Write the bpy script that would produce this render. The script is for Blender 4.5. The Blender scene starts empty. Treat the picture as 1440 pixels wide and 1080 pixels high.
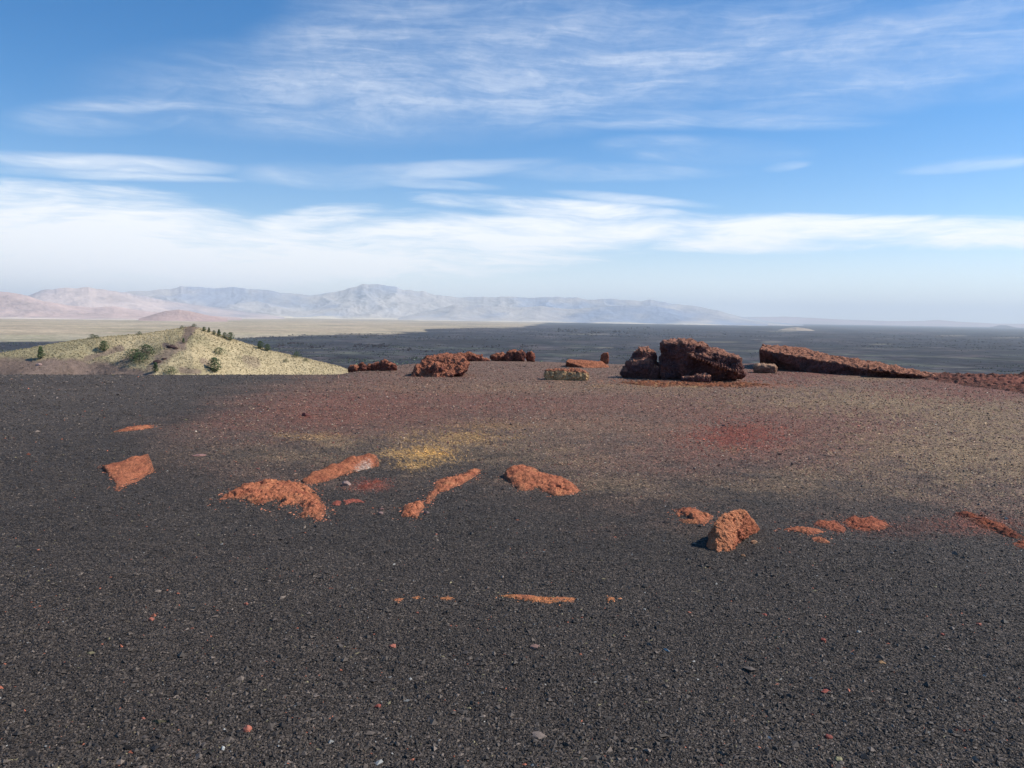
import bpy, bmesh, math
import numpy as np
from mathutils import Matrix, Vector
rng = np.random.default_rng(7)
S = bpy.context.scene
COL = S.collection
R = math.radians

# ------------------------------------------------------------------ noise
def _h(ix, iy, iz, seed):
    with np.errstate(over='ignore'):
        h = (ix.astype(np.int64)*374761393 + iy.astype(np.int64)*668265263 + iz.astype(np.int64)*2147483647 + seed*1274126177) & 0xffffffff
        h = ((h ^ (h >> 13))*1274126177) & 0xffffffff
        h = ((h ^ (h >> 16))*2246822519) & 0xffffffff
    return h ^ (h >> 15)
def pnoise(p, seed=0):
    p = np.asarray(p, float); i = np.floor(p).astype(np.int64); f = p - i
    u = f*f*f*(f*(f*6-15)+10); out = np.zeros(len(p))
    for dx in (0, 1):
        for dy in (0, 1):
            for dz in (0, 1):
                h = _h(i[:,0]+dx, i[:,1]+dy, i[:,2]+dz, seed)
                a = (h & 1023)/1023*2*np.pi; c = ((h >> 10) & 1023)/1023*2-1; s = np.sqrt(np.maximum(0, 1-c*c))
                g = np.cos(a)*s*(f[:,0]-dx)+np.sin(a)*s*(f[:,1]-dy)+c*(f[:,2]-dz)
                w = (u[:,0] if dx else 1-u[:,0])*(u[:,1] if dy else 1-u[:,1])*(u[:,2] if dz else 1-u[:,2])
                out += w*g
    return out*1.6
def fbm(p, scale, octaves=4, seed=0, gain=.5):
    p = np.asarray(p, float)*scale; o = 0; a = 1; t = 0
    for k in range(octaves):
        o = o + a*pnoise(p+17.3*k, seed+k); t += a; a *= gain; p = p*2.03
    return o/t
def ridged(p, scale, octaves=4, seed=0, gain=.5):
    p = np.asarray(p, float)*scale; o = 0; a = 1; t = 0
    for k in range(octaves):
        o = o + a*(1-2*np.abs(pnoise(p+11.1*k, seed+k))); t += a; a *= gain; p = p*2.07
    return o/t
def worley(p, scale, seed=0):
    p = np.asarray(p, float)*scale; i = np.floor(p).astype(np.int64); best = np.full(len(p), 9.); idb = np.zeros(len(p))
    for dx in (-1, 0, 1):
        for dy in (-1, 0, 1):
            for dz in (-1, 0, 1):
                h = _h(i[:,0]+dx, i[:,1]+dy, i[:,2]+dz, seed)
                q = np.stack([i[:,0]+dx+(h & 255)/255, i[:,1]+dy+((h >> 8) & 255)/255, i[:,2]+dz+((h >> 16) & 255)/255], 1)
                d = np.linalg.norm(q-p, axis=1); m = d < best
                best[m] = d[m]; idb[m] = (h[m] >> 20 & 255)/255
    return best, idb
def sstep(a, b, x):
    t = np.clip((x-a)/(b-a), 0, 1); return t*t*(3-2*t)
def xyz(x, y, z=0.):
    return np.stack([x, y, np.broadcast_to(z, np.shape(x))], -1).reshape(-1, 3)

# ------------------------------------------------------------------ camera
F = 1088.; EYE = 1.6; ROLL = math.atan(.0155); PITCH = math.atan(94/F)
fw = np.array([0, math.cos(PITCH), -math.sin(PITCH)]); X0 = np.array([1., 0, 0]); W0 = np.array([0, math.sin(PITCH), math.cos(PITCH)])
RT = X0*math.cos(ROLL)+W0*math.sin(ROLL); UP = -X0*math.sin(ROLL)+W0*math.cos(ROLL); CAM = np.array([0, 0, EYE])
def ray(px, py):
    px = np.asarray(px, float)[..., None]; py = np.asarray(py, float)[..., None]
    d = fw+(px-720)/F*RT-(py-540)/F*UP
    return d/np.linalg.norm(d, axis=-1, keepdims=True)
def at_z(px, py, z=0.):
    d = ray(px, py); t = (np.asarray(z, float)-EYE)/d[..., 2]
    return CAM+d*t[..., None]
def at_D(px, py, D):            # point on the ray at horizontal distance D
    d = ray(px, py); t = D/np.hypot(d[..., 0], d[..., 1])
    return CAM+d*t[..., None]
def pix(P):
    v = P-CAM; z = v@fw; zz = np.where(z > .05, z, .05)
    return np.where(z > .05, 720+F*(v@RT)/zz, -9999), np.where(z > .05, 540-F*(v@UP)/zz, 9999)
cd = bpy.data.cameras.new('camera'); cam = bpy.data.objects.new('camera', cd); COL.objects.link(cam)
cam.matrix_world = Matrix(((RT[0], UP[0], -fw[0], 0), (RT[1], UP[1], -fw[1], 0), (RT[2], UP[2], -fw[2], EYE), (0, 0, 0, 1)))
cd.sensor_width = 36; cd.lens = 36*F/1440; cd.clip_start = .05; cd.clip_end = 300000
S.camera = cam

# ------------------------------------------------------------------ mesh + tags
def mesh(name, V, Fc, mat, col=None, parent=None, smooth=True, loc=None, facecol=None):
    V = np.asarray(V, np.float32); Fc = np.asarray(Fc, np.int32)
    if loc is not None: V = V-np.asarray(loc, np.float32)
    me = bpy.data.meshes.new(name); n = Fc.shape[1]
    me.vertices.add(len(V)); me.vertices.foreach_set('co', V.ravel())
    me.loops.add(Fc.size); me.loops.foreach_set('vertex_index', Fc.ravel())
    me.polygons.add(len(Fc)); me.polygons.foreach_set('loop_start', np.arange(0, Fc.size, n, dtype=np.int32))
    me.polygons.foreach_set('use_smooth', np.full(len(Fc), smooth)); me.update(calc_edges=True)
    if col is not None:
        a = me.attributes.new('Col', 'FLOAT_COLOR', 'POINT')
        a.data.foreach_set('color', np.concatenate([col, np.ones((len(col), 1))], 1).astype(np.float32).ravel())
    me.materials.append(mat); o = bpy.data.objects.new(name, me); COL.objects.link(o)
    if loc is not None: o.location = loc
    if parent is not None: o.parent = parent
    return o
def tag(o, label=None, cat=None, group=None, kind=None):
    for k, v in (('label', label), ('category', cat), ('group', group), ('kind', kind)):
        if v: o[k] = v
    return o
def grid_faces(nr, nc, wrap=False):
    i = np.arange(nr*nc).reshape(nr, nc)
    if wrap: i = np.concatenate([i, i[:, :1]], 1)
    return np.stack([i[:-1, :-1], i[:-1, 1:], i[1:, 1:], i[1:, :-1]], -1).reshape(-1, 4)

# ------------------------------------------------------------------ materials
def lin(r, g, b):
    c = np.array([r, g, b])/255.; return np.where(c < .04045, c/12.92, ((c+.055)/1.055)**2.4)
def newmat(name, layers=(), bumps=(), rough=.9, spec=.25, gain=1., sat=None, flecks=None, coord='Object'):
    """colour = Col attribute x noise layers (scale, detail, lo, hi, kind)"""
    m = bpy.data.materials.new(name); m.use_nodes = True; nt = m.node_tree; N = nt.nodes; L = nt.links
    b = N['Principled BSDF']; b.inputs['Roughness'].default_value = rough; b.inputs['Specular IOR Level'].default_value = spec
    at = N.new('ShaderNodeAttribute'); at.attribute_name = 'Col'; c = at.outputs['Color']
    tc = N.new('ShaderNodeTexCoord'); co = tc.outputs[coord]
    def tex(kind, sc, det, vec=None):
        if kind == 'noise':
            t = N.new('ShaderNodeTexNoise'); t.inputs['Scale'].default_value = sc; t.inputs['Detail'].default_value = det
            t.inputs['Roughness'].default_value = .62
        else:
            t = N.new('ShaderNodeTexVoronoi'); t.inputs['Scale'].default_value = sc
        if isinstance(kind, tuple): pass
        L.new(vec or co, t.inputs['Vector']); return t
    for (kind, sc, det, lo, hi) in layers:
        t = tex('noise' if kind == 'noise' else 'vor', sc, det)
        if kind == 'noise': s = t.outputs['Fac']
        else:
            sp = N.new('ShaderNodeSeparateColor'); L.new(t.outputs['Color'], sp.inputs[0]); s = sp.outputs[0]
        mr = N.new('ShaderNodeMapRange'); L.new(s, mr.inputs['Value'])
        a0, a1 = (.3, .7) if kind == 'noise' else (0, 1)
        mr.inputs['From Min'].default_value = a0; mr.inputs['From Max'].default_value = a1
        mr.inputs['To Min'].default_value = lo; mr.inputs['To Max'].default_value = hi
        vm = N.new('ShaderNodeVectorMath'); vm.operation = 'SCALE'; L.new(c, vm.inputs[0]); L.new(mr.outputs[0], vm.inputs['Scale']); c = vm.outputs[0]
    if flecks:
        for (sc, thr, colr, amt) in flecks:      # rare cells of another colour
            t = tex('vor', sc, 0); sp = N.new('ShaderNodeSeparateColor'); L.new(t.outputs['Color'], sp.inputs[0])
            g = N.new('ShaderNodeMath'); g.operation = 'GREATER_THAN'; L.new(sp.outputs[1], g.inputs[0]); g.inputs[1].default_value = thr
            ml = N.new('ShaderNodeMath'); ml.operation = 'MULTIPLY'; L.new(g.outputs[0], ml.inputs[0]); ml.inputs[1].default_value = amt
            mx = N.new('ShaderNodeMix'); mx.data_type = 'RGBA'; L.new(ml.outputs[0], mx.inputs['Factor']); L.new(c, mx.inputs[6]); mx.inputs[7].default_value = (*colr, 1); c = mx.outputs[2]
    L.new(c, b.inputs['Base Color'])
    prev = None
    for (kind, sc, det, dist) in bumps:
        t = tex('noise' if kind == 'noise' else 'vor', sc, det)
        bp = N.new('ShaderNodeBump'); bp.inputs['Distance'].default_value = dist; bp.inputs['Strength'].default_value = 1.
        bp.invert = kind != 'noise'
        L.new(t.outputs['Fac'] if kind == 'noise' else t.outputs['Distance'], bp.inputs['Height'])
        if prev: L.new(prev, bp.inputs['Normal'])
        prev = bp.outputs['Normal']
    if prev: L.new(prev, b.inputs['Normal'])
    return m
M_ground = newmat('cinder_ground', [('vor', 95, 0, .25, 1.8), ('vor', 42, 0, .55, 1.5), ('noise', 3.1, 5, .82, 1.18)],
                  [('noise', 5, 5, .03), ('vor', 42, 0, .014), ('vor', 95, 0, .011)], rough=.85, spec=.3)
M_stone = newmat('cinder_stone', [('noise', 160, 2, .8, 1.2)], rough=.7, spec=.4)
M_rock = newmat('scoria_rock', [('noise', 9, 5, .7, 1.3), ('vor', 70, 0, .72, 1.28), ('noise', 60, 4, .65, 1.35)],
                [('noise', 7, 6, .12), ('noise', 26, 5, .05), ('vor', 30, 0, .03)], rough=.95, spec=.15)
M_slab = newmat('scoria_outcrop', [('noise', 7, 5, .78, 1.22), ('vor', 120, 0, .8, 1.2), ('noise', 110, 4, .72, 1.28)],
                [('noise', 35, 5, .016), ('noise', 150, 4, .006), ('vor', 120, 0, .005)], rough=.95, spec=.12)
M_hill = newmat('grassy_hillside', [('vor', 1.8, 0, .88, 1.12), ('noise', .9, 6, .88, 1.12), ('noise', .08, 4, .85, 1.15)],
                [('noise', .8, 6, .4)], rough=1, spec=.05)
M_tuft = newmat('dry_grass', [('noise', 3, 2, .8, 1.2)], rough=1, spec=.05)
M_plain = newmat('plain_floor', [('noise', .0012, 6, .75, 1.28), ('noise', .012, 5, .72, 1.3), ('vor', .05, 0, .85, 1.15)],
                 [('noise', .02, 6, 12.)], rough=1, spec=.02)
M_mount = newmat('mountain_slopes', [('noise', .0005, 6, .85, 1.15), ('noise', .003, 5, .9, 1.1)], [('noise', .0015, 5, 110.)], rough=1, spec=.02)
M_leaf = newmat('pine_needles', [('noise', 2.2, 3, .7, 1.35)], rough=.9, spec=.1)
M_bark = newmat('bark', [('noise', 9, 3, .7, 1.3)], rough=.95, spec=.1)

# ------------------------------------------------------------------ terrain height
CREST = np.array([(-200,527),(0,526),(250,526.5),(480,526),(520,519),(560,513),(640,505.5),(700,502.5),(760,508),(800,510),(870,511.5),
                  (950,512),(1060,511),(1180,514),(1300,523),(1440,529),(1700,530)], float)
_p = at_z(CREST[:,0], CREST[:,1], -.12); _az = np.arctan2(_p[:,0], _p[:,1]); _re = np.hypot(_p[:,0], _p[:,1])
EAZ = np.concatenate([[-math.pi, -1.2], _az, [1.2, math.pi]]); ERE = np.concatenate([[18, 18], _re, [22, 18]])
SL = .52
def G(x, y, fine=True):
    x = np.asarray(x, float); y = np.asarray(y, float); sh = x.shape; r = np.hypot(x, y); az = np.arctan2(x, y)
    re = np.interp(az, EAZ, ERE); d = r-re; w = .8
    z = -SL*(d+np.sqrt(d*d+w*w))/2+SL*(w*w/(4*np.maximum(re, 1)))
    P = xyz(x.ravel(), y.ravel())
    u = (.035*fbm(P, .35, 3, 5)+.022*fbm(P, 1.2, 4, 9)).reshape(sh)*np.clip(r/6, .25, 1)
    if fine: u = u+(.004*fbm(P, 9, 2, 12)).reshape(sh)
    far = (3*fbm(P, .02, 3, 4)).reshape(sh)*sstep(6, 60, d)
    return z+u+far
def on_ground(px, py, dz=0.):
    z = 0.
    px = np.asarray(px, float); py = np.asarray(py, float)
    for _ in range(5):
        p = at_z(px, py, z+dz); z = G(p[..., 0], p[..., 1], False)
    return p

# colour of the summit ground, by place
BLK = lin(70, 61, 53); BRN = lin(128, 100, 82); RED = lin(130, 86, 69); TAN = lin(152, 126, 92); YEL = lin(188, 146, 88); ORG = lin(160, 98, 68); BRICK = lin(138, 74, 54)
def ground_color(x, y, z):
    P = np.stack([x, y, z], -1); px, py = pix(P); Q = xyz(x, y)
    n1 = fbm(Q, .5, 4, 31); n2 = fbm(Q, 1.7, 4, 41); n3 = fbm(Q*np.array([.6, 1, 1]), 4., 3, 51)
    yb = np.interp(px, [0, 250, 500, 700, 850, 1000, 1200, 1440], [600, 655, 655, 660, 672, 690, 705, 725])
    up = sstep(62, -95, py-yb+n1*75+n2*55+n3*34+np.random.default_rng(78).normal(0, 14, len(x)))
    xl = np.interp(py, [480, 525, 600, 660, 700], [470, 420, 215, 200, 260])
    side = sstep(-80, 150, px-xl+n1*110+n2*60)
    w = (up*side)[:, None]
    c = BLK*(1+.22*n1[:, None]+.15*n2[:, None])*np.ones((len(x), 3))
    dist = np.hypot(x, y)[:, None]
    c = c*(1+.55*sstep(6, 18, dist))                            # paler, dustier cinders towards the rim
    b = BRN*(1+.15*n2[:, None])*np.ones_like(c)
    sp4 = np.random.default_rng(77).normal(0, .38, len(x))
    def blob(c, cx, cy, rx, ry, colr, a, nz=.5):
        d = np.sqrt(((px-cx)/rx)**2+((py-cy)/ry)**2)+nz*n2+nz*.6*n3+.2*n1+sp4
        m = (sstep(1.25, .35, d)*a)[:, None]
        return c*(1-m)+colr*m
    for args in ((520,575,330,42,RED,.85),(400,590,170,30,RED,.6),(1130,600,260,50,RED,.75),(1080,640,200,34,RED,.55),(900,570,260,24,RED,.4),
                 (1370,640,190,45,TAN,.75,.9),(1260,562,230,22,TAN,.75,.8),(1380,590,120,30,TAN,.5,.8),(800,600,200,20,TAN,.2,.8),(640,640,170,32,TAN,.65),(1380,560,120,30,TAN,.4),
                 (1100,690,220,18,TAN,.45),(420,640,170,12,TAN,.55),(800,545,300,9,TAN,.3),(1160,524,130,16,RED,1.),(1390,545,140,20,RED,.9),(1050,525,40,14,RED,.8),(1400,548,150,18,RED,.6)):
        b = blob(b, *args)
    c = c*(1-w)+b*w
    for args in ((592,640,50,13,YEL,.85,.6),(606,637,26,5,lin(214,160,84),.85,.6),(575,652,26,6,YEL,.6,.6),(645,615,60,10,YEL*.85,.6,.6),(690,600,50,7,YEL*.7,.35,.6),(585,655,18,6,YEL,.45,.4),(450,615,45,6,YEL*.8,.5,.5),(470,622,40,8,TAN,.5,.5),(400,612,22,4,YEL*.8,.3,.4),(1030,630,25,8,YEL*.6,.3),
                 (1040,611,64,20,BRICK,1.,.35),(1020,618,40,12,BRICK,.8,.3),(960,537,100,4,ORG,.75,.8),(1070,542,60,3,ORG,.6,.8),(950,542,90,2,YEL,.5,.8),(1210,532,60,4,TAN,.6,.3),(429,584,10,3,BRICK,.6),
                 (520,682,26,9,BRICK*1.3,.55,.5),(1130,668,80,12,TAN,.3,.5),(860,680,60,12,TAN,.3),(1375,735,60,12,BRICK,.5,.5),(1290,745,90,14,BRICK,.25,.7)):
        c = blob(c, *args)
    return c, w[:, 0]
# ground sheet (polar, fine in front)
az = np.concatenate([np.arange(-math.pi, R(-44), R(4)), np.linspace(R(-44), R(44), 760), np.arange(R(46), math.pi-.01, R(4))])
rr = np.concatenate([[.02, .5, 1.0, 1.5], 1/np.linspace(1/2.0, 1/34., 420), np.geomspace(36, 340, 50)])
A, RR = np.meshgrid(az, rr); gx = RR*np.sin(A); gy = RR*np.cos(A); gz = G(gx, gy)
gc, _ = ground_color(gx.ravel(), gy.ravel(), gz.ravel())
o = mesh('ground', xyz(gx.ravel(), gy.ravel(), gz.ravel())if False else np.stack([gx.ravel(), gy.ravel(), gz.ravel()], 1), grid_faces(len(rr), len(az), True)[:, ::-1], M_ground, gc)
tag(o, 'black and rusty brown cinder summit in the foreground', kind='structure')

# ------------------------------------------------------------------ loose cinders (uncountable)
def octa_cloud(P, s, colr, squash=.65, seed=1, up=.3):
    r = np.random.default_rng(seed); n = len(P)
    base = np.array([(1,0,0),(-1,0,0),(0,1,0),(0,-1,0),(0,0,1),(0,0,-1)], float)
    V = base[None]*r.uniform(.6, 1.25, (n, 6, 1))+r.normal(0, .22, (n, 6, 3))
    V[:, :, 2] *= squash*r.uniform(.7, 1.2, (n, 1)); a = r.uniform(0, 6.28, n)
    ca, sa = np.cos(a)[:, None], np.sin(a)[:, None]
    st = r.uniform(.7, 1.3, (n, 1))
    x = V[:, :, 0]*st; y = V[:, :, 1]/st; V = np.stack([x*ca-y*sa, x*sa+y*ca, V[:, :, 2]], -1)*s[:, None, None]+P[:, None, :]
    V[:, :, 2] += (s*squash*up)[:, None]
    Fc = np.array([(0,2,4),(2,1,4),(1,3,4),(3,0,4),(2,0,5),(1,2,5),(3,1,5),(0,3,5)])
    Fc = (Fc[None]+6*np.arange(n)[:, None, None]).reshape(-1, 3)
    return V.reshape(-1, 3), Fc, np.repeat(colr, 6, 0)
# ------------------------------------------------------------------ low outcrops: outline vertices (px, py, height above ground)
def pip(x, y, poly):
    ins = np.zeros(x.shape, bool); n = len(poly)
    for i in range(n):
        x1, y1 = poly[i]; x2, y2 = poly[(i+1) % n]
        c = ((y1 > y) != (y2 > y)); xi = (x2-x1)*(y-y1)/((y2-y1) if y2 != y1 else 1e-12)+x1; ins ^= c & (x < xi)
    return ins
def edge_d(x, y, poly):
    best = np.full(x.shape, 1e9)
    for i in range(len(poly)):
        a = np.array(poly[i]); b = np.array(poly[(i+1) % len(poly)]); ab = b-a; L2 = ab@ab+1e-12
        t = np.clip(((x-a[0])*ab[0]+(y-a[1])*ab[1])/L2, 0, 1)
        best = np.minimum(best, np.hypot(x-a[0]-t*ab[0], y-a[1]-t*ab[1]))
    return best
OR1 = lin(186, 116, 84); OR2 = lin(160, 94, 70); OR3 = lin(198, 136, 96); PNK = lin(170, 95, 78); MAR = lin(112, 58, 50)
OUTC = []
def outcrop(name, out, label, cat='rock', cols=(OR1, OR2, OR3), bulge=.03, rough=.010, res=None, cliff=2.2, rag=.02, seed=1, holes=None, white=None, group=None, width=.06, crag=0., soft=4e-4, power=1., dome=0.):
    out = np.array(out, float); bulge = bulge*(.62 if bulge < .09 else 1); rough = rough*.95; W = on_ground(out[:, 0], out[:, 1]) if out.shape[1] == 2 else np.array([on_ground(a, b, c) for a, b, c in out])
    zv = out[:, 2] if out.shape[1] > 2 else np.zeros(len(out))
    poly = W[:, :2]; D = np.hypot(*poly.mean(0)); mg = .12+zv.max()
    x0, y0 = poly.min(0)-mg; x1, y1 = poly.max(0)+mg
    res = res or max(.0045, D*.00085); OUTC.append((poly, cols[0], .012+rag*1.2, .4 if rag > .011 else .1))
    xs = np.arange(x0, x1, res); ys = np.arange(y0, y1, res*1.3); gx, gy = np.meshgrid(xs, ys); sh = gx.shape
    x = gx.ravel(); y = gy.ravel(); P = xyz(x, y)
    d = edge_d(x, y, poly); sd = np.where(pip(x, y, poly), d, -d)
    sd = sd+rag*fbm(P, 1/(rag*5+.02), 4, seed, .6)+rag*.5*fbm(P, 1.3/(rag+.01), 3, seed+9, .7)
    wgt = 1/(np.hypot(x[:, None]-poly[None, :, 0], y[:, None]-poly[None, :, 1])**2+soft)**power; zi = (wgt*zv).sum(1)/wgt.sum(1)
    h = zi+bulge*(1-np.exp(-np.maximum(sd, 0)/width))
    h += rough*1.6*fbm(P, .35/max(rough, .01), 4, seed+3)*sstep(0, .05, sd)+rough*.5*ridged(P, 1.6/max(rough, .01)*.6, 2, seed+7)*sstep(-.02, .03, sd)
    wi = worley(P+.03*np.stack([fbm(P, 9, 2, seed+51), fbm(P, 9, 2, seed+52), 0*x], 1), min(11, .2/max(rough, .01)), seed+50); h += rough*(1.5*(wi[1]-.5)-1.3*sstep(.45, .9, wi[0]))*sstep(0, .04, sd)
    if crag: h += crag*(ridged(P, 5, 4, seed+21)-.4)
    if dome: h = h*np.sqrt(np.clip((sd+.012)/dome, 0, 1))
    h = h-np.maximum(-sd, 0)*cliff
    if holes is not None:
        for (hx, hy, hr, hz) in holes:
            c = on_ground(hx, hy, hz); q = np.hypot(x-c[0], (y-c[1])*.45)/hr+.55*fbm(P, 14, 3, seed+5)
            h -= .05*sstep(1.1, .4, q)
    g = G(x, y); z = g+h; low = h < -.035; z = np.where(low, g-.035, z)
    n1 = fbm(P, 6, 4, seed+60)[:, None]; n2 = fbm(P, 30, 3, seed+70)[:, None]
    c = cols[0]*np.ones((len(x), 3)); m = sstep(-.05, .45, n1); c = c*(1-m)+cols[1]*m; m = sstep(.1, .6, -n1+.5*n2)*.7; c = c*(1-m)+cols[2]*m
    c = c*(1+.25*n2)
    dk = sstep(.55, .75, worley(P, 26, seed)[1])*.0
    cov = sstep(rag*2.2+.012, 0, sd+.02*fbm(P, 18, 3, seed+81))*sstep(-.05, .25, fbm(P, 55, 3, seed+82)+.12)
    cov = (cov*.85)[:, None]; c = c*(1-cov)+BLK*(1+.5*n2)*cov
    if white is not None:
        wx, wy, wr, wz = white; c0 = on_ground(wx, wy, wz); q = np.hypot(x-c0[0], (y-c0[1])*.35)/wr+.5*n2[:, 0]+.5*fbm(P, 60, 2, 5)
        m = sstep(1., .3, q)[:, None]*(.35+.5*sstep(-.2, .3, fbm(P, 45, 2, 15)))[:, None]; c = c*(1-m)+lin(200, 182, 165)*m
    keep = (~low).reshape(sh); Fc = grid_faces(*sh); k = (~low)[Fc].any(1); Fc = Fc[k]
    used = np.unique(Fc); rm = np.full(len(x), -1); rm[used] = np.arange(len(used))
    cen = np.array([poly[:, 0].mean(), poly[:, 1].mean(), 0]); cen[2] = float(G(cen[0], cen[1]))
    o = mesh(name, np.stack([x, y, z], 1)[used], rm[Fc], M_slab, c[used], loc=cen)
    return tag(o, label, cat, group)
GR = 'orange scoria outcrops breaking through the cinders'
outcrop('rock_outcrop', [(143,656,.0),(163,650,.04),(190,641,.085),(209,638,.10),(212,650,.07),(215,660,.03),(207,668,.0),(196,676,0),(178,683,0),(166,692,0),(160,688,0),(163,680,0),(153,668,0)],
        'tilted block of orange scoria with a square right shoulder, at far left', bulge=.012, rough=.008, cols=(OR1*.92, OR2, OR1), rag=.014, cliff=3, seed=3, width=.1)
outcrop('rock_outcrop', [(305,704),(322,693,),(338,684),(375,678),(405,678),(432,684),(445,692),(448,701),(458,712),(456,724),(450,733),(438,728),(421,728),(427,715),(420,708),(408,712),(395,714),(385,703),(372,708),(355,710),(345,702),(325,701)],
        'curved hook shaped orange outcrop half buried by black cinders', bulge=.075, rough=.016, rag=.03, seed=11, width=.09, holes=[(386,701,.07,.04),(402,706,.05,.04)])
outcrop('rock_outcrop', [(424,677,.0),(426,672,.03),(440,663,.05),(463,654,.06),(490,643,.07),(520,637,.08),(529,640,.08),(531,652,.03),(528,657,.0),(510,661,0),(480,669,0),(460,677,0),(440,681,0),(430,681,0)],
        'long tapering orange outcrop with a whitish patch on its right end', bulge=.045, rough=.009, rag=.012, seed=17, white=(511,651,.10,.07), cliff=2.5, cols=(OR1*.85, OR2, OR1))
outcrop('rock_outcrop', [(597,706),(601,697),(612,688),(612,678),(620,673),(640,671),(652,667),(662,660),(674,660),(676,664),(668,670),(655,678),(640,685),(630,690),(618,692),(610,702),(602,708)],
        'thin slanting orange outcrop tapering at both ends, in the middle', bulge=.05, rough=.010, rag=.014, seed=23, width=.06)
outcrop('rock_outcrop', [(565,722),(567,713),(580,708),(596,707),(597,713),(590,722),(587,730),(578,727),(566,727)],
        'small orange nub at the lower left tip of the slanting outcrop', bulge=.06, rough=.012, rag=.012, seed=29, width=.05)
outcrop('rock_outcrop', [(712,670,.03),(711,661,.06),(722,655,.09),(735,653,.10),(750,657,.09),(768,666,.06),(790,671,.04),(805,679,.02),(817,690,0),(805,696,0),(780,698,0),(764,691,0),(757,686,0),(745,690,0),(730,690,0),(722,682,0)],
        'teardrop shaped orange outcrop with rounded left end, right of centre', bulge=.05, rough=.012, rag=.014, seed=37, holes=[(784,680,.035,.06)], cliff=3)
outcrop('rock_outcrop', [(950,722),(956,716),(975,715),(988,720),(1003,726),(1000,731),(990,738),(975,737),(960,735)],
        'flat orange outcrop just left of the single boulder', bulge=.045, rough=.012, rag=.022, seed=41, width=.05, holes=[(965,725,.05,.02)])
outcrop('rock_outcrop', [(1143,737),(1150,732),(1178,733),(1185,740),(1190,745),(1186,750),(1170,746),(1155,742)],
        'left of two joined low outcrops right of the boulder', cols=(OR2*1.1, OR2, OR1), bulge=.035, rough=.01, rag=.02, seed=47, width=.05)
outcrop('rock_outcrop', [(1184,734),(1195,728),(1222,728),(1245,733),(1252,740),(1240,745),(1215,747),(1197,744)],
        'right of two joined low outcrops right of the boulder', cols=(OR2*1.1, OR2, OR1), bulge=.04, rough=.01, rag=.018, seed=53, width=.05)
outcrop('rock_outcrop', [(1100,745),(1120,742),(1145,744),(1160,748),(1150,751),(1135,752),(1120,748)],
        'narrow ragged orange streak of rock right of the boulder', bulge=.03, rough=.008, rag=.016, seed=59, width=.03)
outcrop('rock_outcrop', [(1140,756),(1152,755),(1166,761),(1168,765),(1155,764),(1145,761)],
        'tiny orange outcrop below the narrow ragged streak', bulge=.03, rough=.008, rag=.012, seed=61, width=.03)
outcrop('rock_outcrop', [(1340,723),(1358,718),(1385,728),(1408,736),(1430,748),(1440,757),(1425,757),(1400,748),(1380,742),(1362,730)],
        'faded brick red outcrop running off the right edge', cols=(OR2*.85, MAR, OR2), bulge=.035, rough=.012, rag=.035, seed=67, width=.08)
outcrop('rock_outcrop', [(1424,764),(1438,760),(1455,765),(1450,773),(1432,771)],
        'small orange lump of rock cut by the right edge', cols=(OR2, MAR, OR1), bulge=.03, rough=.008, rag=.02, seed=68, width=.04)
outcrop('rock_outcrop', [(157,608),(175,602),(190,599),(210,598),(218,602),(200,604),(185,606)],
        'thin far left sliver of orange rock nearest the grassy hill', bulge=.04, rough=.01, rag=.03, seed=71, width=.07)
outcrop('rock_outcrop', [(700,838),(722,836),(750,838),(775,841),(795,840),(808,841),(808,847),(790,846),(772,849),(750,846),(725,843)],
        'long thin pale orange strip of rock in the near cinders', cols=(lin(200,130,85), OR1, lin(215,155,100)), bulge=.018, rough=.009, rag=.010, seed=73, width=.02)
outcrop('rock_outcrop', [(552,843),(562,841),(567,842),(564,846),(554,846)], 'leftmost of three tiny orange chips in line with the strip', cols=(lin(200,130,85), OR1, lin(215,155,100)), bulge=.012, rough=.005, rag=.006, seed=74, width=.015)
outcrop('rock_outcrop', [(577,841),(588,838),(592,841),(584,843)], 'middle one of three tiny orange chips in line with the strip', cols=(lin(200,130,85), OR1, lin(215,155,100)), bulge=.012, rough=.005, rag=.006, seed=75, width=.015)
outcrop('rock_outcrop', [(618,841),(628,839),(638,840),(634,844),(620,844)], 'rightmost of three tiny orange chips left of the strip', cols=(lin(200,130,85), OR1, lin(215,155,100)), bulge=.012, rough=.005, rag=.006, seed=76, width=.015)
outcrop('rock_outcrop', [(852,842),(858,839),(864,841),(865,846),(855,847)], 'little orange nub right of the long thin strip', cols=(lin(200,130,85), OR1, lin(215,155,100)), bulge=.02, rough=.008, rag=.006, seed=77, width=.015)
outcrop('rock_outcrop', [(466,708),(472,704),(480,705),(479,711),(469,711)], 'small pink rock beside the hooked outcrop', cols=(PNK, OR2, PNK), bulge=.03, rough=.006, rag=.01, seed=78, width=.04)
outcrop('rock_outcrop', [(482,706),(495,701),(506,703),(514,707),(498,707),(486,709)], 'thin pink sliver of rock right of the small pink rock', cols=(PNK, OR2, PNK), bulge=.025, rough=.006, rag=.01, seed=79, width=.03)
outcrop('rock_outcrop', [(502,686),(515,679),(530,674),(540,677),(528,684),(512,689)], 'crumbly pinkish outcrop below the white patched outcrop', cols=(PNK*.7, MAR, PNK), bulge=.02, rough=.008, rag=.035, seed=80, width=.06)
# the single boulder

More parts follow.
